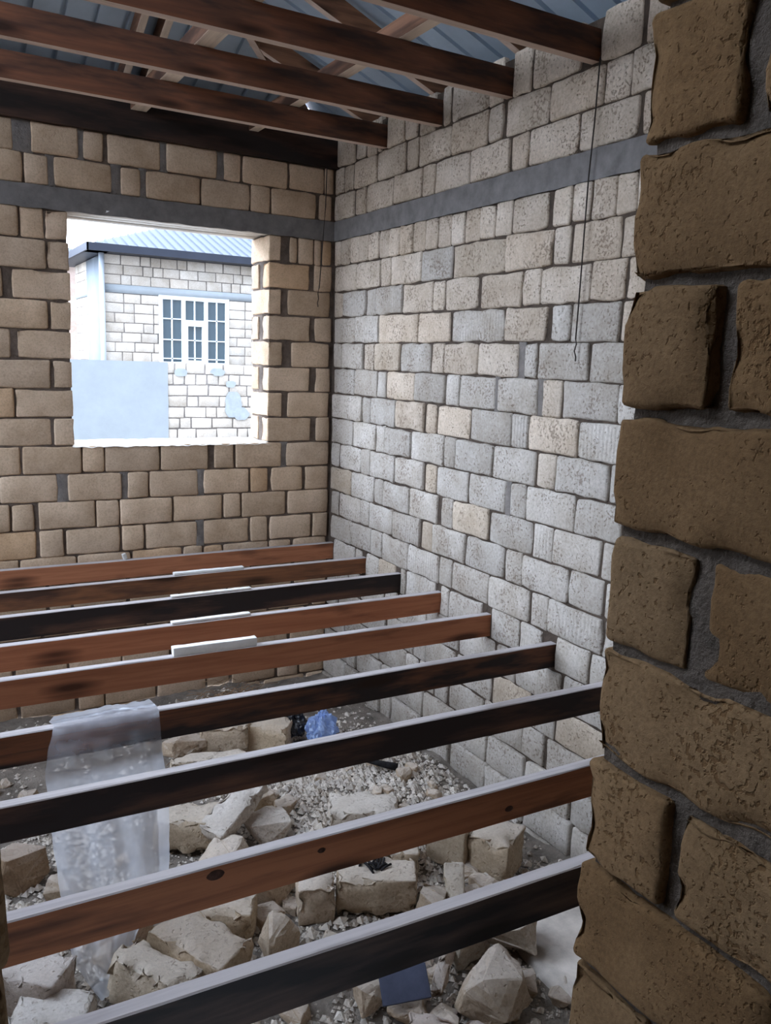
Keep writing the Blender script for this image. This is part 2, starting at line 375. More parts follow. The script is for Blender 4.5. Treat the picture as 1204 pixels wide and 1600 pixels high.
BW=[
(2.987,2.787,[(-2.637,-2.339),(-2.231,-1.935),(-1.906,-1.768),(-1.747,-1.379),(-1.338,-0.967),(-0.923,-0.780),(-0.770,-0.405),(-0.395,-0.096),(-0.091,-0.018)]),
(2.787,2.587,[(-2.592,-2.289),(-2.281,-2.132),(-2.096,-1.717),(-1.661,-1.521),(-1.489,-1.092),(-1.088,-0.709),(-0.704,-0.549),(-0.539,-0.164),(-0.136,-0.030)]),
(2.445,2.245,[(-2.484,-2.330),(-2.322,-2.168),(-2.164,-2.013),(-0.567,-0.450),(-0.386,-0.316),(-0.310,-0.178),(-0.173,-0.111),(-0.100,-0.021)]),
(2.245,2.045,[(-2.523,-2.163),(-2.158,-2.015),(-0.554,-0.208),(-0.169,-0.010)]),
(2.045,1.845,[(-2.720,-2.440),(-2.385,-2.013),(-0.552,-0.445),(-0.391,-0.022)]),
(1.845,1.645,[(-2.522,-2.160),(-2.152,-2.010),(-0.550,-0.194),(-0.154,0.006)]),
(1.645,1.445,[(-2.740,-2.406),(-2.370,-2.012),(-0.553,-0.429),(-0.357,-0.024)]),
(1.445,1.245,[(-2.521,-2.161),(-2.145,-2.010),(-0.546,-0.191),(-0.140,0.011)]),
(1.245,1.045,[(-2.761,-2.402),(-2.394,-2.011),(-0.544,-0.429),(-0.384,-0.014)]),
(1.045,0.845,[(-2.538,-2.162),(-2.154,-2.013),(-0.536,-0.172),(-0.131,0.015)]),
(0.845,0.645,[(-2.723,-2.374),(-2.365,-1.975),(-1.967,-1.815),(-1.811,-1.411),(-1.402,-1.041),(-0.990,-0.834),(-0.819,-0.434),(-0.390,-0.009)]),
(0.645,0.445,[(-2.516,-2.138),(-2.073,-1.697),(-1.655,-1.500),(-1.491,-1.118),(-1.077,-0.706),(-0.695,-0.543),(-0.521,-0.239),(-0.216,0.002)]),
(0.445,0.245,[(-2.782,-2.459),(-2.451,-2.302),(-2.276,-1.888),(-1.879,-1.720),(-1.710,-1.324),(-1.314,-0.928),(-0.918,-0.775),(-0.764,-0.389),(-0.372,0.007)]),
(0.245,0.045,[(-2.654,-2.296),(-2.271,-2.111),(-2.098,-1.715),(-1.701,-1.540),(-1.526,-1.125),(-1.084,-0.704),(-0.693,-0.550),(-0.527,-0.161),(-0.143,0.018)])]


X, Y, Z = Vector((1,0,0)), Vector((0,1,0)), Vector((0,0,1))
ROW = .2; BELT0, BELT1 = 2.445, 2.587; TOP = 3.2
WX0, WX1, SILL = -2.012, -.556, .845            # window opening
def fill(a, b):
    """spans of a course not taken from image pixels: stretchers and headers with tight joints"""
    out = []; x = a
    while x < b-.05:
        L = rnd.choice((.38,.38,.38,.15,.19,.36)); L = min(L, b-x)
        if b-(x+L) < .09: L = b-x
        out.append((x, x+L)); x += L+rnd.uniform(.006, .025)
    return out

# ------------------------------------------------------------------ right wall (inner face x = 0)
def core_sheet(mb, O, U, V, Nn, u0, u1, v0, v1, amp=.006, step=.07, skip=None):
    nu = max(1, int((u1-u0)/step)); nv = max(1, int((v1-v0)/step))
    def fn(s, t):
        P = O + U*(u0+(u1-u0)*s) + V*(v0+(v1-v0)*t)
        return P + Nn*(nz(P, 9.)*amp + nz(P, 31.)*amp*.6)
    mb.sheet(fn, nu, nv, (.2,.17,.14,0), 0, flip=U.cross(V).dot(Nn) < 0)

JOIST = []   # (near-face y at x=-2.7, at x=0, top z, depth, width)
for yl, yr in ((-.085,-.085), (-.672,-.668), (-1.205,-1.195), (-1.723,-1.737), (-2.215,-2.285), (-2.835,-2.884), (-3.402,-3.462), (-4.02,-4.055), (-4.492,-4.56)):
    JOIST.append((yl, yr))
CJ = [(.03,'b'), (-.79,), (-1.49,), (-2.20,), (-2.884,), (-3.62,), (-4.35,)]

def pockets(spans, holes):
    out = []
    for a, b in spans:
        segs = [(a, b)]
        for h0, h1 in holes:
            ns = []
            for s0, s1 in segs:
                if h1 <= s0 or h0 >= s1: ns.append((s0, s1)); continue
                if h0-s0 > .03: ns.append((s0, h0))
                if s1-h1 > .03: ns.append((h1, s1))
            segs = ns
        out += segs
    return out

blk = MB(); plug = MB()
RO, RU, RV, RN = Vector((0,0,0)), Y, Z, -X
def course(mb, O, U, V, Nn, zt, zb, spans, kind, plugs=None, thick=None, **kw):
    sp = sorted(spans)
    if kind == 'back': kw.setdefault('jit', .0045)
    lvl = kind if not isinstance(kind, str) else None
    for a, b_ in sp:
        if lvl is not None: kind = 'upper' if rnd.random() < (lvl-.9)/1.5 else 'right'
        g = rnd.uniform(0., .004)
        dz0, dz1 = rnd.uniform(.002,.008), rnd.uniform(.001,.006)
        p = rnd.uniform(-.005, .008)
        mb.front(O, U, V, Nn, a+g, b_-g, zb+dz0, zt-dz1, p, tan(kind), rc=rnd.uniform(.008,.028), **kw)
    if plugs is not None:
        for (a, b_), (c_, d_) in zip(sp, sp[1:]):
            if c_-b_ > .026 and rnd.random() < .75:
                plugs.front(O, U, V, Nn, b_-.012, c_+.012, zb-.004, zt+.004, -.006, (.2,.18,.17,0), rc=.004, bev=.005, step=.04, amp=.006, jit=.004, deep=.02)
YN = -5.23
holes = [(yr-.008, yr+.062) for yl, yr in JOIST]
for zt, zb, sp in RW:
    sp = [(max(a, -6), min(b_, .012)) for a, b_ in sp]
    lo = min(a for a, b_ in sp)
    sp = sp + fill(YN, lo-.012)
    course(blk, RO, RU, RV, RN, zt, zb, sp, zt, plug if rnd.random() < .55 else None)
course(blk, RO, RU, RV, RN, .045, -.155, pockets(fill(YN, 0), holes), 'right')
for k in range(13, 19):
    zt = 2.445-.2*k
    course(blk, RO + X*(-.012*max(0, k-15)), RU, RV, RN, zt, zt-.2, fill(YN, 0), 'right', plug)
choles = [(y-.012, y+.075) for y, *_ in CJ]
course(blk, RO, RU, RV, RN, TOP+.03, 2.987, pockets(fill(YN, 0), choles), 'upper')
core = MB()
core_sheet(core, Vector((.013,0,0)), Y, Z, -X, -5.23, .38, -1.4, 3.2)
core.box((.03,-5.63,-1.4), (.38,.38,3.2))
wall_right = build('wall_right', blk, [M_stone], base=False, kind='structure')
build('mortar_bed', core, [M_mortar], parent=wall_right)
build('mortar_plugs', plug, [M_cement], parent=wall_right)

# ------------------------------------------------------------------ back wall (inner face y = 0) with the window opening
blk = MB(); plug = MB()
BO, BU, BV, BN = Vector((0,0,0)), X, Z, -Y
XL = -4.4
for zt, zb, sp in BW:
    sp = [(a, min(b_, -.004)) for a, b_ in sp]
    inwin = SILL-.01 < zb < BELT0
    wl, wr = [], []
    if inwin:
        wl = [s for s in sp if abs(s[1]-WX0) < .02]; wr = [s for s in sp if abs(s[0]-WX1) < .03]
        sp = [s for s in sp if s not in wl and s not in wr]
    lo = min(a for a, b_ in sp+wl)
    sp += fill(XL, lo-.012)
    course(blk, BO, BU, BV, BN, zt, zb, [s for s in sp if s[1] < WX0+.005], 'back', plug) if inwin else course(blk, BO, BU, BV, BN, zt, zb, sp, 'back', plug)
    if inwin:
        course(blk, BO, BU, BV, BN, zt, zb, [s for s in sp if s[0] > WX1-.005], 'back', plug)
        for side, ss in (('l', wl), ('r', wr)):
            for a, b_ in ss:
                if side == 'l': b_ = WX0+rnd.uniform(-.008,.006)
                else: a = WX1+rnd.uniform(-.005,.004)
                w = b_-a
                if w < .2: parts = [(0., .385)]
                else: parts = [(0., .135 if side == 'r' else .18), (.225, .385)]
                for y0, y1 in parts:
                    blk.rbox(((a+b_)/2, (y0+y1)/2, (zt+zb)/2), (w-.006, y1-y0, .188), tan('back'), r=.012, step=.06, amp=.004, chip=.02)
course(blk, BO, BU, BV, BN, .045, -.155, fill(XL, -.005), 'back', plug)
for k in range(13, 19):
    zt = 2.445-.2*k
    course(blk, BO, BU, BV, BN, zt, zt-.2, fill(XL, -.005), 'back', plug)
course(blk, BO, BU, BV, BN, TOP, 2.987, fill(XL, -.005), 'back')
core = MB()
for u0, u1, v0, v1 in ((XL, WX0-.016, -1.4, BELT0), (WX1+.016, .02, -1.4, BELT0), (WX0-.016, WX1+.016, -1.4, SILL-.012), (XL, .02, BELT1-.02, TOP-.02)):
    core_sheet(core, Vector((0,.013,0)), X, Z, -Y, u0, u1, v0, v1)
    core.box((u0, .03, v0), (u1, .372, v1))
wall_back = build('wall_back', blk, [M_back], base=False, kind='structure')
build('mortar_bed', core, [M_bmort], parent=wall_back)
build('mortar_plugs', plug, [M_cement], parent=wall_back)
# white lime bed on the sill, ragged towards the room
mb = MB()
def sillf(s, t):
    x = WX0-.02+(WX1-WX0+.04)*s
    y = -.006+.40*t
    z = SILL+.004+.006*nz((x,y,0), 14.)+.004*math.sin(t*9)
    if t < .02: z -= .010+.016*max(0, nz((x,0,3), 16.)+.25); y = -.010
    return (x, y, z)
mb.sheet(sillf, 70, 10, (.7,.7,.7,0))
build('windowsill_1', mb, [M_whitem], base=False, kind='structure')

# ------------------------------------------------------------------ concrete ring beam
def belt(name, O, U, V, Nn, u0, u1, depth, soffit=None):
    mb = MB()
    nu = int((u1-u0)/.06)
    def fn(s, t):
        u = u0+(u1-u0)*s
        z = BELT0-.004+(BELT1-BELT0+.006)*t
        w = 1 if t in (0., 1.) else 0
        z += w*(.007*nz((u,t*5,1), 9.)+.006*nz((u,t*5,2), 24.))
        return O + U*u + V*z + Nn*(.005+.005*nz((u,z,4), 7.)+(.003*nz((u,z,4), 30.)))
    mb.sheet(fn, nu, 5, (.3,.3,.3,0), 0, flip=U.cross(V).dot(Nn) < 0)
    return mb
mb = belt('x', BO, BU, BV, BN, XL, .0, .38)
mb.box((XL, .004, BELT0+.012), (.38, .38, BELT1), (.3,.3,.3,0))
for i, (y0, y1, dz) in enumerate(((-.002,.12,0.), (.124,.25,.004), (.254,.385,-.002))):   # shuttering board print on the soffit, the light on it painted in white
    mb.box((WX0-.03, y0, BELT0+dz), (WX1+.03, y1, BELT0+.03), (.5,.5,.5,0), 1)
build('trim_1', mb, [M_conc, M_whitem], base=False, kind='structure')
mb = belt('y', RO, RU, RV, RN, YN, .0, .38)
mb.box((.004, -5.63, BELT0), (.38, 0., BELT1), (.3,.3,.3,0))
build('trim_2', mb, [M_conc], base=False, kind='structure')

# ------------------------------------------------------------------ doorway wall the photograph is taken through
XJ, XD = -2.046, -3.012
blk = MB(); core = MB()
def jamb(x_face, sgn, xend):
    """sgn +1: wall runs towards +x from the jamb"""
    for k in range(-4, 18):
        zt = 2.445-.2*k; zc = zt-.1
        if zt > 3.3: continue
        odd = k % 2 == 1
        near = .05 < zc < 2.5
        step = .022 if near else .08
        kw = dict(r=.012, step=step, amp=.004, ns=9., chip=.025)
        jx = rnd.uniform(-.008,.008)
        H_ = .2-rnd.uniform(.008,.018)
        if odd:
            w = .19
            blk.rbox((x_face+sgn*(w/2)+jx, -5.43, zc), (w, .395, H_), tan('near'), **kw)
        else:
            w = .385
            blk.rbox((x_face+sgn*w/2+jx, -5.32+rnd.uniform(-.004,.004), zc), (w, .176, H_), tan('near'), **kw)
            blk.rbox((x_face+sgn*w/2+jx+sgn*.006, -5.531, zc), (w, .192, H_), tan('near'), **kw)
        a = x_face+sgn*(w+.012)
        for face, Nn, O in ((-5.23, Y, Vector((0,-5.23,0))), (-5.63, -Y, Vector((0,-5.63,0)))):
            lo, hi = (a, xend) if sgn > 0 else (xend, a)
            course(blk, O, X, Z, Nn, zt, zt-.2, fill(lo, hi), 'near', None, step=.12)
    lo, hi = (x_face+.026, xend) if sgn > 0 else (xend, x_face-.026)
    core.box((lo, -5.606, -1.4), (hi, -5.254, 3.2))
    core_sheet(core, Vector((x_face+sgn*.019,0,0)), Y, Z, X*(-sgn), -5.61, -5.25, -1.3, 3.2, amp=.005, step=.014)
jamb(XJ, 1, .0)
jamb(XD, -1, XL)
# over the doorway: unseen lintel and partition to the roof, added to block attic light
core.box((XD-.3, -5.62, 2.3), (XJ+.3, -5.24, 3.2))
core.box((XL-.3, -5.62, 3.2), (.3, -5.24, 3.33)); core.box((XL-.3, -5.62, 3.33), (-.05, -5.24, 3.42)); core.box((XL+.3, -5.62, 3.42), (-.4, -5.24, 3.56)); core.box((XL+.6, -5.62, 3.56), (-.75, -5.24, 3.70)); core.box((XL+.8, -5.62, 3.7), (-1.1, -5.24, 3.84)); core.box((XL+.8, -5.62, 3.84), (-1.5, -5.24, 4.0)); core.box((XL+.8, -5.62, 4.0), (-2.0, -5.24, 4.2)); core.box((-3.9, -5.62, 4.2), (-2.5, -5.24, 4.4))
wall_front = build('wall_front', blk, [M_near], base=False, kind='structure')
build('mortar_bed', core, [M_jcem], parent=wall_front)

# ------------------------------------------------------------------ left wall, out of the picture: a block wall with an opening added for fill light
blk = MB(); core = MB()
for k in range(-4, 18):
    zt = 2.445-.2*k
    if zt > 3.3: continue
    if LW[2]+.05 < zt-.1 < LW[3]:
        for a, b_ in ((YN, LW[0]), (LW[1], 0)): course(blk, Vector((XL,0,0)), Y, Z, X, zt, zt-.2, fill(a, b_), 'back', None, step=.2)
    else: course(blk, Vector((XL,0,0)), Y, Z, X, zt, zt-.2, fill(YN, 0), 'back', None, step=.2)
for y0, y1, z0, z1 in ((-5.63, LW[0], -1.4, 3.2), (LW[1], .37, -1.4, 3.2), (LW[0], LW[1], -1.4, LW[2]), (LW[0], LW[1], LW[3], 3.2)):
    core.box((XL-.38, y0, z0), (XL-.018, y1, z1))
wall_left = build('wall_left', blk, [M_stone], base=False, kind='structure')
build('mortar_bed', core, [M_mortar], parent=wall_left)

# hall the photograph is taken from: plain unseen block walls to keep it dim, with openings added for light
core = MB(); blk = MB()
core.box((XL-.38, -9.6, -.3), (-1.6, -9.2, 3.2)); core.box((-.2, -9.6, -.3), (.38, -9.2, 3.2)); core.box((-1.6, -9.6, 2.3), (-.2, -9.2, 3.2)); core.box((XL-.38, -9.2, -.3), (XL-.018, -5.64, 3.2)); core.box((.018, -9.2, -.3), (.38, -8.6, 3.2)); core.box((.018, -7.2, -.3), (.38, -5.64, 3.2)); core.box((.018, -8.6, -.3), (.38, -7.2, .9)); core.box((.018, -8.6, 2.3), (.38, -7.2, 3.2))
core.box((XL-.38, -9.6, 3.2), (.38, -5.64, 3.3)); core.box((-6.6, -9.6, 3.3), (.38, -9.45, 3.5)); core.box((-5.6, -9.6, 3.5), (-.9, -9.45, 3.75)); core.box((-4.6,-9.6,3.75), (-1.8,-9.45,4.1))
for k in range(-4, 13):
    zt = 2.445-.2*k
    if zt > 3.3: continue
    course(blk, Vector((XL,0,0)), Y, Z, X, zt, zt-.2, fill(-9.2, -5.64), 'near', None, step=.3)
    course(blk, Vector((0,0,0)), Y, Z, -X, zt, zt-.2, fill(-9.2, -5.64) if not .9 < zt-.1 < 2.3 else fill(-9.2,-8.6)+fill(-7.2,-5.64), 'near', None, step=.3)
    course(blk, Vector((0,-9.2,0)), X, Z, Y, zt, zt-.2, fill(XL, 0) if zt-.1 > 2.3 else fill(XL,-1.6)+fill(-.2,0), 'near', None, step=.3)
wall_rear = build('wall_rear', blk, [M_near], base=False, kind='structure')
build('mortar_bed', core, [M_mortar], parent=wall_rear)

# ------------------------------------------------------------------ pit floor and outside ground
FZ = -1.15
def floor_h(x, y):
    p = (x, y, 0)
    z = FZ+.07*nz(p, 1.3)+.035*nz(p, 4.1)+.014*nz(p, 13.)
    d = math.hypot((x+.75)/.55, (y+2.25)/.6)            # heap of crumbs against the right wall
    z += .17*max(0, 1-d*d*.6)
    return z
mb = MB()
mb.sheet(lambda s, t: (XL+4.4*s, -5.25+5.25*t, floor_h(XL+4.4*s, -5.25+5.25*t)), 120, 140, (.5,.5,.5,0))
build('floor', mb, [M_dirt], base=False, kind='structure')
mb = MB()
mb.box((-.76,-5.2,-1.5), (-.012,-3.42,-1.09), (.5,.5,.5,0))
build('trim_3', mb, [M_gravel], base=False, kind='structure')
mb = MB(); mb.box((XL-.4,-9.6,-.35), (0.4,-5.64,-.06), (.5,.5,.5,0))
build('floor_2', mb, [M_conc], base=False, kind='structure')
mb = MB(); mb.box((-60,.40,-.7), (60,70,-.4), (.5,.5,.5,0)); mb.box((-60,-60,-.7), (XL-.4,.40,-.4), (.5,.5,.5,0)); mb.box((.4,-60,-.7), (60,.40,-.4), (.5,.5,.5,0)); mb.box((XL-.4,-60,-.7), (.4,-9.6,-.4), (.5,.5,.5,0))
build('ground', mb, [M_ground], base=False, kind='structure')

# ------------------------------------------------------------------ floor joists
JM = [W_orange, W_brown, W_dark, W_orange, W_orange, W_mixed, W_dark, W_knotty, W_black]
JL = ['reddish pine floor joist lying tight against the window wall',
      'brown pine floor joist, second one out from the window wall',
      'dark brown weathered floor joist, third one out from the window wall',
      'orange pine floor joist, fourth out from the window wall, behind the clean plain orange one',
      'clean plain orange pine floor joist, fifth out from the window wall',
      'half darkened floor joist with crumpled clear plastic film hung over it',
      'dark weathered floor joist just in front of the one with the plastic film',
      'bright knotty orange floor joist between two dark ones near the doorway',
      'blackened floor joist nearest the doorway, lowest in the photo']
JD = [.135,.125,.14,.14,.14,.135,.13,.135,.14]
for i, ((yl, yr), mt, lb, dp) in enumerate(zip(JOIST, JM, JL, JD)):
    k = (yr-yl)/2.7
    ys, ye = yr-k*4.4, yr
    mb = MB()
    n = 40; W = .05
    prof = [(0,-dp), (0,-.004), (.004,0), (W-.004,0), (W,-.004), (W,-dp)]
    ringv = []
    for j in range(n+1):
        x = XL+.02+(4.4+.0)*j/n
        y = ys+(ye-ys)*j/n
        wob = .004*nz((x*.8, i*3.1, 0), 1.), .004*nz((x*.8, i*3.1, 5), 1.)
        rg = []
        for a, b_ in prof:
            rg.append(mb.vert((x, y+a+wob[0]+.0012*nz((x,a*30,b_*30+i), 12.), b_+wob[1]+.0012*nz((x,a*30,b_*30+i+9), 14.)), (.3,.2,.1,0)))
        ringv.append(rg)
    for j in range(n):
        for q in range(len(prof)):
            q2 = (q+1) % len(prof)
            mb.face((ringv[j][q], ringv[j][q2], ringv[j+1][q2], ringv[j+1][q])[::-1], 1 if q in (1,2,3) else 0)
    mb.face(ringv[0]); mb.face(ringv[-1][::-1])
    oj = build('floor_joist', mb, [mt, W_top], smooth=False, label=lb, category='joist', group='floor joists over the pit')

    if i == 7:
        for kx, kz, kw, kh in KNOTS:
            km = MB(); n_ = 18; yk = yr+(yl-yr)*(-kx/2.7)-.0035
            ring = [[km.vert((kx+kw*q*math.cos(2*math.pi*t/n_)*(1+.15*nz((math.cos(t),math.sin(t),kx), 1.5)), yk+.006*q**4, kz+kh*q*math.sin(2*math.pi*t/n_)), (.1,.05,.03,0)) for t in range(n_)] for q in (.35,.7,1.)]
            c_ = km.vert((kx, yk, kz), (.1,.05,.03,0))
            for t in range(n_):
                t2 = (t+1) % n_; km.face((c_, ring[0][t], ring[0][t2]))
                for q in range(2): km.face((ring[q][t], ring[q+1][t], ring[q+1][t2], ring[q][t2]))
            build('knot', km, [M_knot], parent=oj, label='dark round knot')

# ------------------------------------------------------------------ ceiling joists
CL = ['dark roof beam lying along the top of the window wall', 'brown ceiling joist nearest the window wall', 'brown ceiling joist, second one out from the window wall',
      'long brown ceiling joist crossing above the middle of the long wall', 'brown ceiling joist nearest the viewer, ending above the hanging wire',
      'ceiling joist over the doorway end of the room', 'ceiling joist close to the doorway wall']
for i, (cj, lb) in enumerate(zip(CJ, CL)):
    y = cj[0]
    mb = MB()
    z0, z1 = (2.985, 3.22) if i == 0 else (3.0, 3.152)
    if i == 0: y = -.03
    w = .09 if i == 0 else .055
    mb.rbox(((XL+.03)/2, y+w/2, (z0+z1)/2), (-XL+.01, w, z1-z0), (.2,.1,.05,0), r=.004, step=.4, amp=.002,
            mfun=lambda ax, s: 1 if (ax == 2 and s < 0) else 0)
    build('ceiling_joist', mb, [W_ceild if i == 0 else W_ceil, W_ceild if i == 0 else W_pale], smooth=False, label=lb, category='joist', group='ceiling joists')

# long stringers lying across the ceiling joists
for x, w, y0, y1, lb in ((-1.535,.11,-5.2,.3,'pale timber laid across the tops of the ceiling joists, farther from the long wall'),
                     (-.697,.075,-5.2,.3,'pale timber laid across the tops of the ceiling joists, nearer the long wall')):
    mb = MB()
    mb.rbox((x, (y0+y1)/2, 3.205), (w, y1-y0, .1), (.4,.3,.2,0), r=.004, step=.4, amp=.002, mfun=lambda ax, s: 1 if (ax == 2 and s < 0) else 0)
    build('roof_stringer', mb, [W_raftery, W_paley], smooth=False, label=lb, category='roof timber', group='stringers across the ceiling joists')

# ------------------------------------------------------------------ hipped roof: rafters, hip, corrugated sheets
SL = .4; ZR, ZB = 3.40, 3.50
def zr(x): return ZR-SL*x
def zb(y): return ZB-SL*y
ang = math.atan(SL)
def beam(p, q, w, h, mats, name, lb, cat, grp, up=Z):
    p, q = Vector(p), Vector(q); d = (q-p).normalized(); s = d.cross(up).normalized(); u = s.cross(d)
    R = Matrix((d, s, u)).transposed()
    mb = MB(); L_ = (q-p).length
    mb.rbox(tuple((p+q)/2-u*h/2), (L_, w, h), (.3,.2,.1,0), rot=R, r=.004, step=.5, amp=.0015, mfun=lambda ax, s_: 1 if (ax == 2 and s_ < 0) else 0)
    return build(name, mb, mats, smooth=False, label=lb, category=cat, group=grp)
RL = ['rafter of the right roof slope nearest the back corner', 'rafter of the right roof slope ending above the third ceiling joist', 'third rafter out from the back corner on the right slope', 'rafter of the right slope near the doorway', 'rafter of the right slope over the doorway']
for y, lb in zip((-.47, -1.35, -2.23, -3.1, -4.0), RL):
    xt = max(-3.2, y-.375)
    beam((xt, y, zr(xt)-.035), (.45, y, zr(.45)-.035), .05, .13, [W_rafter, W_pale], 'rafter', lb, 'rafter', 'rafters of the right roof slope')
for x, lb in ((-1.62,'dark rafter of the back roof slope beside the pale stringer'), (-1.47,'brown rafter of the back roof slope next to the dark one'), (-2.75,'rafter of the back roof slope at the left edge of the photo'), (-3.6,'rafter of the back roof slope beyond the left edge')):
    yt = x+.375 if x > -3.2 else -6.4-x+.375
    beam((x, yt, zb(yt)-.035), (x, .6, zb(.6)-.035), .05, .12, [W_raftery, W_paley], 'rafter', lb, 'rafter', 'rafters of the back roof slope')
beam((-3.2, -2.825, zr(-3.2)-.03), (.4, .775, zr(.4)-.03), .05, .15, [W_rafter, W_pale], 'hip_rafter', 'diagonal hip rafter climbing from the back right corner', 'rafter', 'hip rafters')

PER = .19
def rib(s):
    t = (s/PER) % 1.
    return .036 if .12 < t < .30 else 0.
def ribline(a, b_):
    pts = []; k = math.floor(a/PER)
    while k*PER < b_:
        for t in (0., .115, .125, .295, .305):
            v = k*PER+t*PER
            if a <= v <= b_: pts.append(v)
        k += 1
    return [a]+pts+[b_]
mb = MB()
rows = []
for y in ribline(-9.4, 1.0):
    xh = max(-3.2, y-.375); r_ = rib(y+.0001)
    xh = min(xh, .7)
    rows.append([mb.vert((xh+(.7-xh)*s, y, zr(xh+(.7-xh)*s)+r_), (.4,.4,.4,0)) for s in (0., .5, 1.)])
mb.grid(rows)
rows = []
for x in ribline(LEFT_CUT, .6):
    yh = x+.375 if x > -3.2 else -6.4-x+.375
    r_ = rib(x+.0001)
    rows.append([mb.vert((x, yh+(1.0-yh)*s, zb(yh+(1.0-yh)*s)+r_), (.4,.4,.4,0)) for s in (0., .5, 1.)])
mb.grid(rows)
rows = []
for y in ribline(-9.4, 1.0):
    xh = min(-3.2, -6.4-y+.375); ev = LEFT_CUT if y > -4.4 else -7.1; xh = max(xh, ev); zz = lambda x: ZR+SL*(6.4+x); r_ = rib(y+.0001)
    rows.append([mb.vert((xh+(ev-xh)*s, y, zz(xh+(ev-xh)*s)+r_), (.4,.4,.4,0)) for s in (0., 1.)])
mb.grid(rows)
build('roof', mb, [M_metal], smooth=False, base=False, kind='structure')

mb = MB(); mb.rbox((XL/2+.2,.25,3.265), (-XL+.8,.16,.13), (.2,.1,.05,0), r=.004, step=.5, amp=.002)  # added timber: closes the eave gap so no sky light leaks in
build('eave_gap_timber', mb, [W_ceild], smooth=False, label='dark timber added on top of the window wall to close the eave gap against daylight', category='roof timber')

# ------------------------------------------------------------------ hanging wires
mb = MB()
mb.tube([(-.03,-2.934,3.0), (-.03,-2.927,2.7), (-.035,-2.919,2.44), (-.03,-2.910,1.9), (-.03,-2.906,1.66), (-.028,-2.912,1.635), (-.03,-2.902,1.60), (-.022,-2.908,1.57), (-.02,-2.905,1.548)], .0038, (.05,.05,.05,0))
build('hanging_wire', mb, [M_wire], label='thin dark wire hanging down the long wall from the nearest ceiling joist', category='wire', group='hanging wires')
mb = MB()
mb.tube([(-.096,-.035,2.99), (-.10,-.035,2.7), (-.12,-.035,2.4), (-.138,-.033,2.1), (-.142,-.033,2.07), (-.150,-.031,2.03), (-.144,-.031,1.99), (-.152,-.031,1.955), (-.144,-.026,1.925)], .0038, (.05,.05,.05,0))
build('hanging_wire', mb, [M_wire], label='thin dark wire with a hooked end hanging in the back corner', category='wire', group='hanging wires')

# ------------------------------------------------------------------ bright marks on joists two to five, built as white strips, chip on the first
for ji, x0, x1, w, h, lb in ((1,-1.50,-.99,.040,.018,'white strip lying on the second floor joist from the window wall'),
                     (2,-1.665,-1.135,.036,.012,'white strip lying on the dark brown third floor joist'),
                     (3,-1.81,-1.34,.038,.014,'white strip lying on the fourth floor joist from the window wall'),
                     (4,-1.945,-1.50,.044,.045,'thicker speckled white strip lying on the clean plain orange joist')):
    yl, yr = JOIST[ji]; k = (yr-yl)/2.7
    yc = yr+k*(x0+x1)/2+.026
    mb = MB(); mb.rbox(((x0+x1)/2, yc, h/2+.002), (x1-x0, w, h), (.8,.8,.8,0), rot=Euler((0,0,k)).to_matrix(), r=.003, step=.03, amp=.0025, ns=20.)
    build('white_strip', mb, [M_white], label=lb, category='strip', group='white strips on the joists')
mb = MB(); mb.rbox((-1.70,-.055,.022), (.03,.022,.05), (.8,.8,.8,0), rot=Euler((.1,-.35,.3)).to_matrix(), r=.006, step=.01, amp=.004, ns=30.)
build('stone_chip', mb, [M_white], label='small white stone chip standing on the joist below the window', category='stone chip')

# ------------------------------------------------------------------ plastic film over the sixth joist
mb = MB()
prof = [(.03,-2.80,-2.60,-2.21),(.012,-2.805,-2.62,-2.19),(.016,-2.84,-2.61,-2.19),(.008,-2.868,-2.61,-2.19),(-.05,-2.882,-2.635,-2.185),(-.15,-2.886,-2.65,-2.182),(-.30,-2.884,-2.645,-2.16),(-.47,-2.882,-2.634,-2.152),(-.62,-2.884,-2.62,-2.154),(-.76,-2.886,-2.606,-2.158),(-.86,-2.89,-2.595,-2.22),(-.98,-2.90,-2.58,-2.30),(-1.03,-2.92,-2.565,-2.33),(-1.08,-3.0,-2.53,-2.34),(-1.09,-3.1,-2.50,-2.35)]
nu = 40; rows = []
from bisect import bisect
def lerp_prof(t):
    f = t*(len(prof)-1); i = min(int(f), len(prof)-2); f -= i
    return [a+(b_-a)*f for a, b_ in zip(prof[i], prof[i+1])]
for j in range(71):
    t = j/70; z, y, x0, x1 = lerp_prof(t)
    hang = max(0., min(1., (-z-.10)/.4)); topw = 1. if z > -.005 else 0.
    row = []
    for i in range(nu+1):
        s = i/nu; x = x0+(x1-x0)*s
        ple = .010*math.sin(s*21+z*2)+.012*nz((x, 0, z), 4.)
        fold = -.012 if .86 < s < .90 else 0.
        dy = (ple+fold)*(.25+.75*hang)-.004
        dz = topw*(.006+.012*abs(nz((x*1., y*2, 0), 26.))+.010*max(0, nz((x,y,3), 9.)))
        row.append(mb.vert((x+.004*nz((x,y,z), 20.), y+min(dy,0.002)*(1-topw), z+dz), (.8,.8,.8, 1.15 if topw else .45+.55*max(0., min(1., (-z-.10)/.10)))))
    rows.append(row)
mb.grid(rows)
build('plastic_film', mb, [M_film], label='clear plastic film draped over a dark joist and hanging into the pit', category='plastic film')

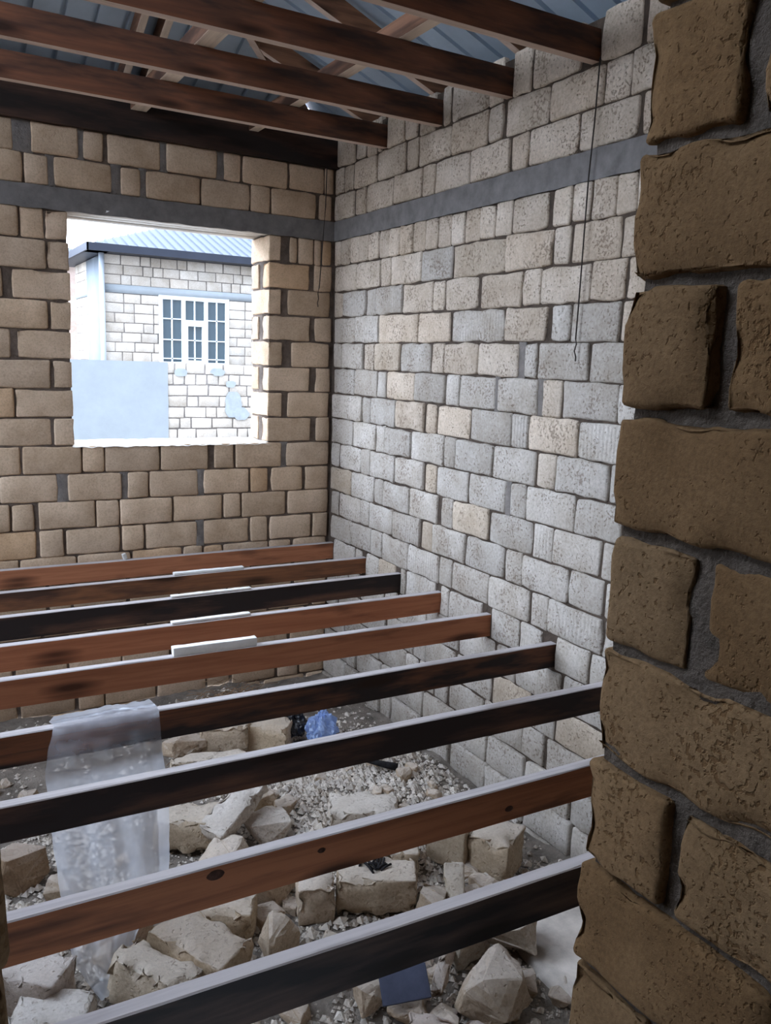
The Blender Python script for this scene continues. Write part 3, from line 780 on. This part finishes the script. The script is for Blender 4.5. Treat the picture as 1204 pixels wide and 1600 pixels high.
# ------------------------------------------------------------------ rubble in the pit
def rotm(yaw, pitch=0, roll=0): return Euler((math.radians(roll), math.radians(pitch), math.radians(yaw)), 'XYZ').to_matrix()
M_rub = mat_stone('rubble_limestone', pit=.5, fine=1.2, bump=.8, dust=.6)
def block(pos, dims, yaw, lb, pitch=0, roll=0, name='limestone_block', cat='stone block', chip=.07, col=None, r=.012, amp=.009):
    mb = MB(); mb.rbox(pos, dims, col or tan('rub'), rot=rotm(yaw, pitch, roll), r=r, step=.03, amp=amp, chip=chip)
    return build(name, mb, [M_rub], label=lb, category=cat, group='fallen limestone blocks')
def stone(pos, dims, yaw, lb=None, n=24, seed=0, name='broken_stone', cat='broken stone', col=None, group='broken stones in the pit'):
    """split piece: hull of random points, arrises knocked off"""
    import bmesh
    g = random.Random(seed*77+5); bm = bmesh.new()
    for _ in range(n):
        p = Vector((g.uniform(-1,1), g.uniform(-1,1), g.uniform(-1,1)))
        mx = max(abs(p.x), abs(p.y), abs(p.z)); p = p/mx*g.uniform(.8,1)
        bm.verts.new((p.x*dims[0]/2, p.y*dims[1]/2, p.z*dims[2]/2))
    r = bmesh.ops.convex_hull(bm, input=bm.verts)
    bmesh.ops.delete(bm, geom=[e for e in bm.verts if not e.link_faces], context='VERTS')
    bmesh.ops.bevel(bm, geom=list(bm.edges), offset=min(dims)*.05, segments=1, affect='EDGES', clamp_overlap=True)
    bmesh.ops.triangulate(bm, faces=bm.faces)
    bmesh.ops.subdivide_edges(bm, edges=bm.edges, cuts=2, use_grid_fill=True)
    R = rotm(yaw); c = col or tan('rub'); mb = MB(); bm.verts.index_update()
    for v in bm.verts:
        q = v.co + v.normal*((nz(v.co, 16., seed)*.012+nz(v.co, 45., seed)*.005))
        mb.vert(tuple(R @ q + Vector(pos)), c)
    for f in bm.faces: mb.face([v.index for v in f.verts])
    bm.free()
    return build(name, mb, [M_rub], smooth=False, label=lb, category=cat, group=group)
block((-1.16,-3.00,-1.05), (.39,.21,.19), -27, 'full limestone block with a black burnt patch on its dusty top', col=(.52,.43,.33,0))
block((-1.46,-2.93,-1.05), (.18,.20,.19), -20, 'short pale limestone block just left of the burnt one', col=(.55,.46,.37,0))
block((-2.08,-3.08,-1.04), (.40,.24,.19), -58, 'large smooth tan limestone block lying flat among the rubble, left of the white broken stone', pitch=4, col=(.50,.40,.29,0))
block((-2.30,-3.16,-1.05), (.36,.19,.20), -52, 'rough limestone block with a pitted speckled top, leaning on the smooth tan one', pitch=6, roll=-8, chip=.14, amp=.012, col=(.56,.48,.38,0))
block((-1.84,-2.10,-1.04), (.34,.21,.19), -25, 'limestone block with dusty white top beside the plastic film', col=(.56,.47,.36,0))
block((-1.61,-2.20,-.93), (.40,.17,.09), 28, 'white topped limestone slab tilted up over its neighbours', pitch=-24, roll=8, col=(.60,.55,.50,0))
stone((-1.44,-2.24,-1.06), (.25,.2,.15), 10, 'white topped broken stone right under the tilted slab', seed=3, col=(.62,.56,.5,0))
stone((-1.75,-2.42,-1.06), (.24,.2,.15), 40, 'pale broken stone in front of the dusty block by the film', seed=4)
stone((-1.35,-1.95,-1.07), (.16,.14,.12), 0, 'small brown broken stone right of the tilted slab', seed=5, col=(.42,.32,.22,0))
stone((-1.25,-2.10,-1.08), (.16,.14,.13), 25, 'small pale broken stone right of the tilted slab', seed=6)
block((-.92,-2.42,-1.0), (.40,.24,.09), -24, 'flat pale slab half hidden behind the knotty orange joist', col=(.60,.54,.47,0))
block((-1.02,-1.22,-1.04), (.32,.22,.22), -38, 'tan limestone block at the right end of the far pile', col=(.60,.49,.36,0))
block((-1.30,-1.15,-1.00), (.32,.2,.18), -22, 'limestone block at the back of the far pile', col=(.60,.50,.39,0))
block((-1.50,-1.42,-1.05), (.48,.11,.11), -12, 'long pale offcut with a sawn brown end, front of the far pile', col=(.62,.54,.44,0))
stone((-1.58,-1.14,-1.03), (.26,.2,.16), 15, 'pale broken stone at the left end of the far pile', seed=8)
block((-.46,-3.05,-1.02), (.25,.24,.22), 30, 'squarish limestone block beside the footing, largest on the right of the pit', col=(.48,.39,.29,0))
block((-.60,-2.86,-1.00), (.28,.22,.22), 36, 'limestone block tucked behind the squarish one', col=(.46,.38,.29,0))
block((-.93,-2.86,-1.05), (.18,.17,.17), -30, 'small squared stone behind the burnt block', col=(.44,.36,.27,0))
stone((-.96,-3.22,-1.07), (.17,.15,.16), 20, 'broken stone just right of the burnt block', seed=11)
block((-.83,-3.20,-1.02), (.19,.10,.06), 60, 'thin stone slab leaning right of the burnt block', pitch=-35, col=(.50,.43,.34,0))
stone((-.72,-3.28,-1.08), (.18,.15,.14), 70, 'broken stone in front of the squarish block', seed=12)
stone((-1.30,-3.34,-1.07), (.20,.13,.17), -20, 'pointed broken stone in front of the burnt block', seed=13, col=(.5,.42,.32,0))
stone((-1.54,-3.32,-1.06), (.20,.16,.20), 10, 'broken stone between the white faced piece and the pointed one', seed=14, col=(.48,.4,.3,0))
stone((-1.80,-3.16,-1.03), (.30,.24,.28), 35, 'big broken stone with a white fracture face in the middle of the rubble', seed=21, n=12, col=(.56,.47,.37,0))
block((-1.90,-2.86,-1.06), (.30,.22,.17), -30, 'limestone block behind the smooth tan one, under the knotty joist', col=(.5,.4,.29,0))
stone((-1.60,-2.70,-1.06), (.28,.24,.20), 15, 'broken stone under the knotty orange joist', seed=24)
block((-2.72,-2.97,-1.04), (.26,.20,.20), -40, 'dusty limestone block by the left jamb, behind the white one', col=(.52,.46,.42,0))
block((-2.70,-3.16,-1.07), (.30,.20,.15), -30, 'white dusty limestone block at the lower left by the film end', col=(.62,.59,.56,0))
block((-2.36,-2.68,-1.08), (.30,.2,.18), -60, 'brownish limestone block under the hanging end of the film', col=(.46,.36,.29,0))
stone((-2.52,-2.33,-1.05), (.20,.16,.18), 70, 'broken stone left of the film, behind the knotty joist', seed=31)
stone((-2.70,-2.10,-1.02), (.32,.24,.24), 5, 'brown broken stone at the left below the dark joist', seed=32, col=(.36,.26,.18,0))
stone((-1.08,-3.86,-1.02), (.30,.24,.22), 25, 'rounded brown broken stone lowest in the pit, near the footing', seed=41, n=22, col=(.44,.36,.28,0))
stone((-.80,-3.62,-1.0), (.26,.22,.16), -35, 'flat broken stone against the footing edge', seed=42, col=(.46,.40,.33,0))
stone((-1.02,-3.55,-1.02), (.22,.18,.18), 10, 'crumbling grey broken stone below the blackened joist', seed=43, col=(.42,.38,.33,0))
block((-1.20,-3.66,-1.03), (.24,.06,.07), 42, 'narrow pale offcut lying at a slant beside the blue grey board', pitch=-18, col=(.52,.45,.40,0))
block((-1.38,-3.98,-1.06), (.34,.15,.12), -38, 'pinkish limestone offcut at the lower edge of the photo', col=(.42,.33,.28,0))
stone((-1.52,-3.60,-1.06), (.14,.12,.12), 0, 'small pale broken stone left of the blue grey board', seed=45)
stone((-1.30,-3.50,-1.04), (.16,.12,.10), 50, 'small pale broken stone right behind the blue grey board', seed=46)
gg = random.Random(3)
spots = [(gg.uniform(-2.75,-.4), gg.uniform(-4.0,-.5)) for _ in range(60)]+[(gg.uniform(-2.85,-.4), gg.uniform(-4.2,-2.5)) for _ in range(60)]
for i, (x, y) in enumerate(spots):
    s = gg.uniform(.05,.10) if i < 60 else gg.uniform(.06,.16)
    stone((x, y, floor_h(x, y)+s*.22), (s*1.3, s, s*.8), gg.uniform(0,180), 'fist sized broken limestone lump lying loose on the dusty pit floor', seed=100+i, name='stone_lump', cat='stone lump', group='loose fist sized stones')
# burnt patch on the full block: charred scraps
mb = MB()
for q in range(16):
    a = gg.uniform(0,3.1); x = -1.15+gg.gauss(0,.04); y = -2.97+gg.gauss(0,.028)
    d = Vector((math.cos(a), math.sin(a), gg.uniform(-.05,.2)))*gg.uniform(.02,.05)
    mb.tube([Vector((x,y,-.948))-d, Vector((x,y,-.942)), Vector((x,y,-.946))+d], .006, (.02,.02,.02,0), n=5)
build('charred_scraps', mb, [M_char], label='small heap of black charred scraps on a limestone block', category='charred wood')
mb = MB()
mb.tube([(-.76,-2.02,-.90), (-.69,-2.07,-.915), (-.60,-2.13,-.935), (-.55,-2.17,-.94)], [.008,.016,.022,.024], (.02,.02,.02,0), n=8)
build('charred_stick', mb, [M_char], label='black charred stick lying on pale crumbs behind the knotty joist', category='charred wood')
# blue grey board
mb = MB(); mb.rbox((-1.42,-3.70,-.99), (.20,.13,.014), (.1,.1,.15,0), rot=rotm(-22, -8, 38), r=.003, step=.05, amp=.001)
build('board_offcut', mb, [M_board], label='small blue grey board offcut lying in the rubble at the bottom', category='board')
# bags
def bag(name, c, dims, mat, lb, seed, cat='plastic bag'):
    mb = MB(); n = 26; rows = []
    for j in range(n+1):
        th = math.pi*j/n; row = []
        for i in range(n*2):
            ph = math.pi*i/n
            d = Vector((math.sin(th)*math.cos(ph), math.sin(th)*math.sin(ph), math.cos(th)))
            k = .85+.40*nz(d, 2.0, seed)+.30*abs(nz(d, 3.3, seed+3))-.26*abs(nz(d, 5.5, seed+5))+.05*nz(d, 13., seed)
            q = Vector((d.x*dims[0]/2*k*(1-.35*max(0,d.z)), d.y*dims[1]/2*k*(1-.35*max(0,d.z)), d.z*dims[2]/2*k))
            q.z = max(q.z, -dims[2]*.36)
            row.append(mb.vert(Vector(c)+q, (.3,.4,.6,1)))
        row.append(row[0]); rows.append(row)
    mb.grid(rows)
    build(name, mb, [mat], smooth=False, label=lb, category=cat)
bag('plastic_bag', (-.70,-1.40,-.98), (.25,.22,.27), M_blue, 'crumpled blue plastic bag lying by the right end of the far pile', 2.)
bag('plastic_bag', (-.83,-1.22,-1.0), (.24,.22,.20), M_bagk, 'crumpled black plastic bag right behind the blue one', 8.)
bag('food_wrapper', (-.33,-1.52,-1.03), (.10,.08,.06), M_litter, 'small yellowish wrapper on the debris near the long wall', 12., cat='litter')


# ------------------------------------------------------------------ crumbs and dust: nobody could count them
mb = MB()
g = random.Random(5)
def crumb(x, y, z, s):
    k = g.uniform(.6,1.2); c = (.64*k,.59*k,.53*k,0)
    P = []
    for dx, dy, dz in ((1,0,0),(-1,0,0),(0,1,0),(0,-1,0),(0,0,1),(0,0,-.6)):
        P.append(mb.vert((x+dx*s*g.uniform(.6,1.3), y+dy*s*g.uniform(.6,1.3), z+dz*s*g.uniform(.5,1.)), c))
    for a, b_ in ((0,2),(2,1),(1,3),(3,0)):
        mb.face((P[a], P[b_], P[4])); mb.face((P[b_], P[a], P[5]))
for _ in range(17000):
    if g.random() < .45: x, y = g.gauss(-.85,.38), g.gauss(-2.2,.5)
    elif g.random() < .22: x, y = g.uniform(-3.0,-2.2), g.uniform(-3.0,-1.3)
    elif g.random() < .5: x, y = g.uniform(-2.9,-.3), g.uniform(-4.4,-2.4)
    else: x, y = g.uniform(-3.2,-.02), g.uniform(-4.6,-.1)
    if x > -.08 or y > -.08: continue
    s = min(.045, .006+abs(g.gauss(0,.010)))
    crumb(x, y, floor_h(x, y)+s*.3, s)
build('stone_crumbs', mb, [M_rub], smooth=False, base=False, kind='stuff', label='pale crumbs and dust of broken limestone covering the pit floor', category='rubble')

# dry straw
mb = MB(); g = random.Random(9)
for _ in range(420):
    x, y = g.gauss(-1.08,.17), g.gauss(-.75,.16)
    z = floor_h(x, y)+g.uniform(.02,.24)*max(.15, 1-abs(x+1.08)/.4)
    a = g.uniform(-.9,.9)+g.choice((0,3.14)); L_ = g.uniform(.08,.26); up = g.uniform(-.25,.5)
    d = Vector((math.cos(a), math.sin(a), up)).normalized()*L_
    p = Vector((x,y,z)); mid = p+d*.5+Vector((0,0,g.uniform(0,.05)))
    mb.tube([p, mid, p+d], .0022, (.3,.2,.1,0), n=3)
build('dry_straw', mb, [M_straw], base=False, kind='stuff', label='heap of dry brown straw on the pit floor under the joists', category='straw')

# ------------------------------------------------------------------ neighbour's house beyond the window
house = empty('neighbour_house', (4.3, 13.5, -.4), label='pale limestone house with blue grey metal roof seen through the window opening', category='house')
blk = MB(); sblk = MB(); core = MB()
FX0, FX1, FY, EAVE = .65, 8., 12., 3.5
NW = (1.80, 3.29, 1.31, 2.72)
def fillo(a, b_):
    out = []; x = a
    while x < b_-.04:
        L = rnd.choice((.39,.39,.39,.2,.34)); L = min(L, b_-x); out.append((x, x+L)); x += L+.012
    return out
k = 0; z = EAVE
zt = EAVE
levels = []
while zt > 2.92: levels.append((zt, max(2.90, zt-.2))); zt -= .2
zt = 2.73
while zt > -.4: levels.append((zt, zt-.2)); zt -= .2
for zt, zb_ in levels:
    ov = zt > NW[2]+.02 and zb_ < NW[3]-.02
    sp = fillo(FX0, NW[0]-.02)+fillo(NW[1]+.02, FX1) if ov else fillo(FX0, FX1)
    for a, b_ in sp: blk.front(Vector((0,FY,0)), X, Z, -Y, a+.003, b_-.003, zb_+.008, zt-.006, 0, tan('out'), rc=.012, bev=.008, step=.4, jit=.006, deep=.02)
    for a, b_ in fillo(13.68, 15.2): sblk.front(Vector((FX0,0,0)), Y, Z, -X, a+.003, b_-.003, zb_+.008, zt-.006, 0, tan('out'), rc=.012, bev=.008, step=.4, jit=.006, deep=.02)
build('wall', blk, [M_out], parent=house); build('side_wall', sblk, [M_out], parent=house)
for a in ((FX0+.012, FY+.012, -.4, NW[0]-.02, FY+.3, EAVE), (NW[1]+.02, FY+.012, -.4, FX1, FY+.3, EAVE), (NW[0]-.02, FY+.012, -.4, NW[1]+.02, FY+.3, NW[2]-.02), (NW[0]-.02, FY+.012, NW[3]+.02, NW[1]+.02, FY+.3, EAVE), (FX0+.012, FY+.3, -.4, FX0+.3, 15.2, EAVE), (FX1-.3, FY+.3, -.4, FX1, 15.2, EAVE), (FX0+.3, 14.9, -.4, FX1-.3, 15.2, EAVE)):
    core.box(a[:3], a[3:])
build('wall_joints', core, [M_cement], parent=house)
mb = MB(); mb.box((FX0-.01, FY-.012, 2.735), (FX1, FY+.1, 2.90)); mb.box((FX0-.012, FY, 2.735), (FX0+.1, 15.2, 2.90))
build('belt', mb, [M_plaster], parent=house)
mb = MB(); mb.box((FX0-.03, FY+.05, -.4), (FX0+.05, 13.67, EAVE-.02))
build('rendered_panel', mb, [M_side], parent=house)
# hip roof with ribs
mb = MB(); ex0, ex1, ey0, ey1, ez, sl = .28, 8.4, 11.62, 15.6, EAVE+.12, .37
yr_ = (ey0+ey1)/2
rows = []
def rb(x): return .03 if (x/.2) % 1. < .18 else 0.
xs = []
k = 0
while ex0+k*.2 < ex1:
    for t in (0., .012, .036, .048): xs.append(ex0+k*.2+t)
    k += 1
for x in xs:
    yt = min(yr_, ey0+(x-ex0), ey0+(ex1-x)); r_ = .028 if .01 < ((x-ex0) % .2) < .04 else 0
    yt = max(yt, ey0+.001)
    rows.append([mb.vert((x, ey0+(yt-ey0)*s, ez+sl*(yt-ey0)*s+r_), (.4,.4,.4,0)) for s in (0.,1.)])
mb.grid(rows)
h = yr_-ey0
a_ = [mb.vert(p, (.4,.4,.4,0)) for p in ((ex0,ey0,ez),(ex0,ey1,ez),(ex0+h,yr_,ez+sl*h),(ex1,ey0,ez),(ex1,ey1,ez),(ex1-h,yr_,ez+sl*h))]
mb.face((a_[0],a_[2],a_[1])); mb.face((a_[3],a_[4],a_[5])); mb.face((a_[1],a_[2],a_[5],a_[4]))
build('roof', mb, [M_nroof], parent=house, smooth=False)
mb = MB(); mb.box((ex0-.02,ey0-.04,ez-.12), (ex1,ey0+.0,ez+.03)); mb.box((ex0-.03,ey0-.04,ez-.12), (ex0+.01,ey1,ez+.03)); mb.box((ex0,ey0,ez-.12), (ex1,FY+.05,ez-.10)); mb.box((ex0,ey0,ez-.12), (FX0+.05,ey1,ez-.10))
build('fascia', mb, [M_fascia], parent=house, smooth=False)
mb = MB(); mb.tube([(FX0-.05,FY-.06,ez-.1),(FX0-.05,FY-.06,-.4)], .055, (.5,.5,.5,0), n=12)
build('downpipe', mb, [M_pipe], parent=house)
# pvc window: frame, mullions, opening sash, glazing bars
x0, x1, z0, z1 = NW; d0, d1 = FY-.02, FY+.06
fr = MB()
def fb(a, b_, c_, d_, y0=d0, y1=d1): fr.box((a, y0, c_), (b_, y1, d_), (.8,.8,.8,0))
fb(x0-.03,x1+.03,z0-.03,z0+.05); fb(x0-.03,x1+.03,z1-.05,z1+.03); fb(x0-.031,x0+.05,z0-.031,z1+.031,d0-.003); fb(x1-.05,x1+.031,z0-.031,z1+.031,d0-.003)
c0, c1 = x0+.50, x0+.50+.50
fb(c0-.04,c0+.04,z0,z1,d0-.006); fb(c1-.04,c1+.04,z0,z1,d0-.006); zt_ = z1-.50; fb(c0,c1,zt_-.04,zt_+.04)
fb(c0+.03,c0+.09,z0+.03,zt_,d0-.02); fb(c1-.09,c1-.03,z0+.03,zt_,d0-.02); fb(c0+.04,c1-.04,z0+.02,z0+.09,d0-.023); fb(c0+.04,c1-.04,zt_-.09,zt_-.03,d0-.023)
frame = build('window_frame', fr, [M_pvc], parent=house, smooth=False)
br = MB()
def gb(a, b_, c_, d_): br.box((a, FY+.0, c_), (b_, FY+.03, d_), (.8,.8,.8,0))
for a, b_ in ((x0, c0), (c1, x1)):
    mm = (a+b_)/2; gb(mm-.015,mm+.015,z0,z1)
    for zz in (z0+.52, z0+.96, z0+.12): gb(a,b_,zz-.012,zz+.012)
mm = (c0+c1)/2; gb(mm-.015,mm+.015,z0,z1); gb(c0,c1,z0+.52-.012,z0+.52+.012); gb(c0,c1,z0+.13,z0+.15)
build('glazing_bars', br, [M_pvc], parent=frame, smooth=False)
for a, b_ in ((x0,c0),(c0,c1),(c1,x1)):
    gm = MB(); gm.box((a+.02,FY+.032,z0+.02),(b_-.02,FY+.045,z1-.02)); build('pane', gm, [M_glass], parent=frame, smooth=False)
rm = MB(); rm.box((x0-.02,FY+.29,z0-.02),(x1+.02,FY+.31,z1+.02)); build('dark_room_backing', rm, [M_fascia], parent=house, smooth=False)  # dark sheet standing in for the unlit room behind the panes

# boundary wall between the two plots
bw = empty('boundary_wall', (2., 9.1, -.4), label='stone boundary wall outside the window, its left part smoothly plastered', category='wall')
blk = MB(); core = MB(); core.box((-8, 9.014, -.4), (9, 9.2, 1.36))
zt = 1.37
while zt > -.4:
    for a, b_ in fillo(1.12+rnd.uniform(-.3,.0), 9): blk.front(Vector((0,9.,0)), X, Z, -Y, max(a,1.05)+.004, b_-.004, zt-.192, zt-.008, 0, tan('out'), rc=.02, bev=.01, step=.3, jit=.01, deep=.02)
    zt -= .2
build('wall', blk, [M_out], parent=bw); build('wall_joints', core, [M_cement], parent=bw)
mb = MB()
mb.sheet(lambda s, t: (-8+9.12*s+(.02*nz((0,0,t*2), 4.) if s > .9 else 0), 8.975-.004*nz((s*9,0,t*2), 5.), -.4+1.775*t), 60, 12, (.5,.5,.5,0))
mb.box((-8,8.98,-.39),(1.12,9.02,1.365))
build('plaster', mb, [M_plaster], parent=bw)
sm = MB()
for si, (cx, cz, w, h_) in enumerate(((2.35,.62,.17,.24),(2.5,.45,.16,.12),(2.05,1.22,.14,.07),(1.35,1.2,.12,.07),(2.3,1.0,.10,.06))):
    sm.sheet(lambda s, t, cx=cx, cz=cz, w=w, h_=h_, si=si: (cx+w*(2*s-1)*(1-.5*(2*t-1)**2+.3*nz((s,t,cx),3.)), 8.974-.004*si, cz+h_*(2*t-1)), 8, 8, (.5,.5,.5,0))
build('mortar_smear', sm, [M_smear], parent=bw)
# farther house at the left edge of the opening
fh = empty('far_house', (-.5, 25, -.4), label='farther house with grey roof at the left edge of the window opening', category='house')
mb = MB(); mb.box((-8, 22.5, -.4), (2.0, 27, 4.35), (.62,.5,.45,0)); build('wall', mb, [M_out], parent=fh, smooth=False)
mb = MB(); P = [mb.vert(p, (.4,.4,.4,0)) for p in ((-8.4,22.1,4.5),(2.4,22.1,4.5),(2.4,27.4,4.5),(-8.4,27.4,4.5),(-.2,24.75,5.5),(-5.8,24.75,5.5))]
for q in ((0,1,4,5),(1,2,4),(2,3,5,4),(3,0,5)): mb.face([P[i] for i in q])
mb.box((-8.4,22.08,4.3),(2.42,22.12,4.52)); mb.box((2.38,22.08,4.3),(2.42,27.4,4.52)); mb.box((-8.4,22.1,4.3),(2.4,27.4,4.33))
build('roof', mb, [M_nroof], parent=fh, smooth=False)

# ------------------------------------------------------------------ daylight: bright hazy sky beyond the neighbour's roof
w = bpy.data.worlds.new('overcast_sky'); S.world = w; w.use_nodes = True
nt = w.node_tree; nt.nodes.clear(); L = nt.links
out = N(nt, 'ShaderNodeOutputWorld'); bg = N(nt, 'ShaderNodeBackground')
tc = N(nt, 'ShaderNodeTexCoord')
dv = N(nt, 'ShaderNodeVectorMath', operation='DOT_PRODUCT'); L.new(tc.outputs['Generated'], dv.inputs[0])
dv.inputs[1].default_value = Vector((SUNX, SUNY, SUNZ)).normalized()
mr = N(nt, 'ShaderNodeMapRange', interpolation_type='SMOOTHSTEP', i={1: LOBE0, 2: LOBE1, 3: SKY_LO, 4: SKY_HI}); L.new(dv.outputs['Value'], mr.inputs[0])
L.new(mr.outputs[0], bg.inputs['Strength']); bg.inputs['Color'].default_value = SKY_COL
L.new(bg.outputs[0], out.inputs[0])

def portal(name, loc, rot, sx, sy):
    l = bpy.data.lights.new(name, 'AREA'); l.shape = 'RECTANGLE'; l.size = sx; l.size_y = sy
    l.cycles.is_portal = True
    o = bpy.data.objects.new(name, l); COL.objects.link(o); o.location = loc; o.rotation_euler = rot
portal('window_portal', ((WX0+WX1)/2, .42, (SILL+BELT0)/2), (math.radians(-90),0,0), WX1-WX0+.1, BELT0-SILL+.1)
portal('side_opening_portal', (XL-.42, (LW[0]+LW[1])/2, (LW[2]+LW[3])/2), (0, math.radians(-90), 0), LW[3]-LW[2], LW[1]-LW[0])

# ------------------------------------------------------------------ camera
cam = bpy.data.cameras.new('camera'); co = bpy.data.objects.new('camera', cam); COL.objects.link(co)
r_ = Vector((.86754157,-.49615673,.03464278)); u_ = Vector((.0582487,.17052843,.98362958)); f_ = Vector((.49394201,.85132165,-.17684098))
Mx = Matrix((r_, u_, -f_)).transposed().to_4x4(); Mx.translation = Vector((-3.05608498, -6.23108719, 1.50883185))
co.matrix_world = Mx
cam.sensor_fit = 'AUTO'; cam.sensor_width = 36.; cam.lens = 36*1301.344/1600
cam.clip_start = .02; cam.clip_end = 300
S.camera = co
S.view_settings.view_transform = 'Standard'; S.view_settings.look = 'None'; S.view_settings.gamma = 1.; S.view_settings.use_curve_mapping = False
S.view_settings.exposure = EXPOSURE
S.cycles.use_denoising = True
S.cycles.max_bounces = 14; S.cycles.diffuse_bounces = 9; S.cycles.transparent_max_bounces = 12
S.cycles.sample_clamp_indirect = 12.
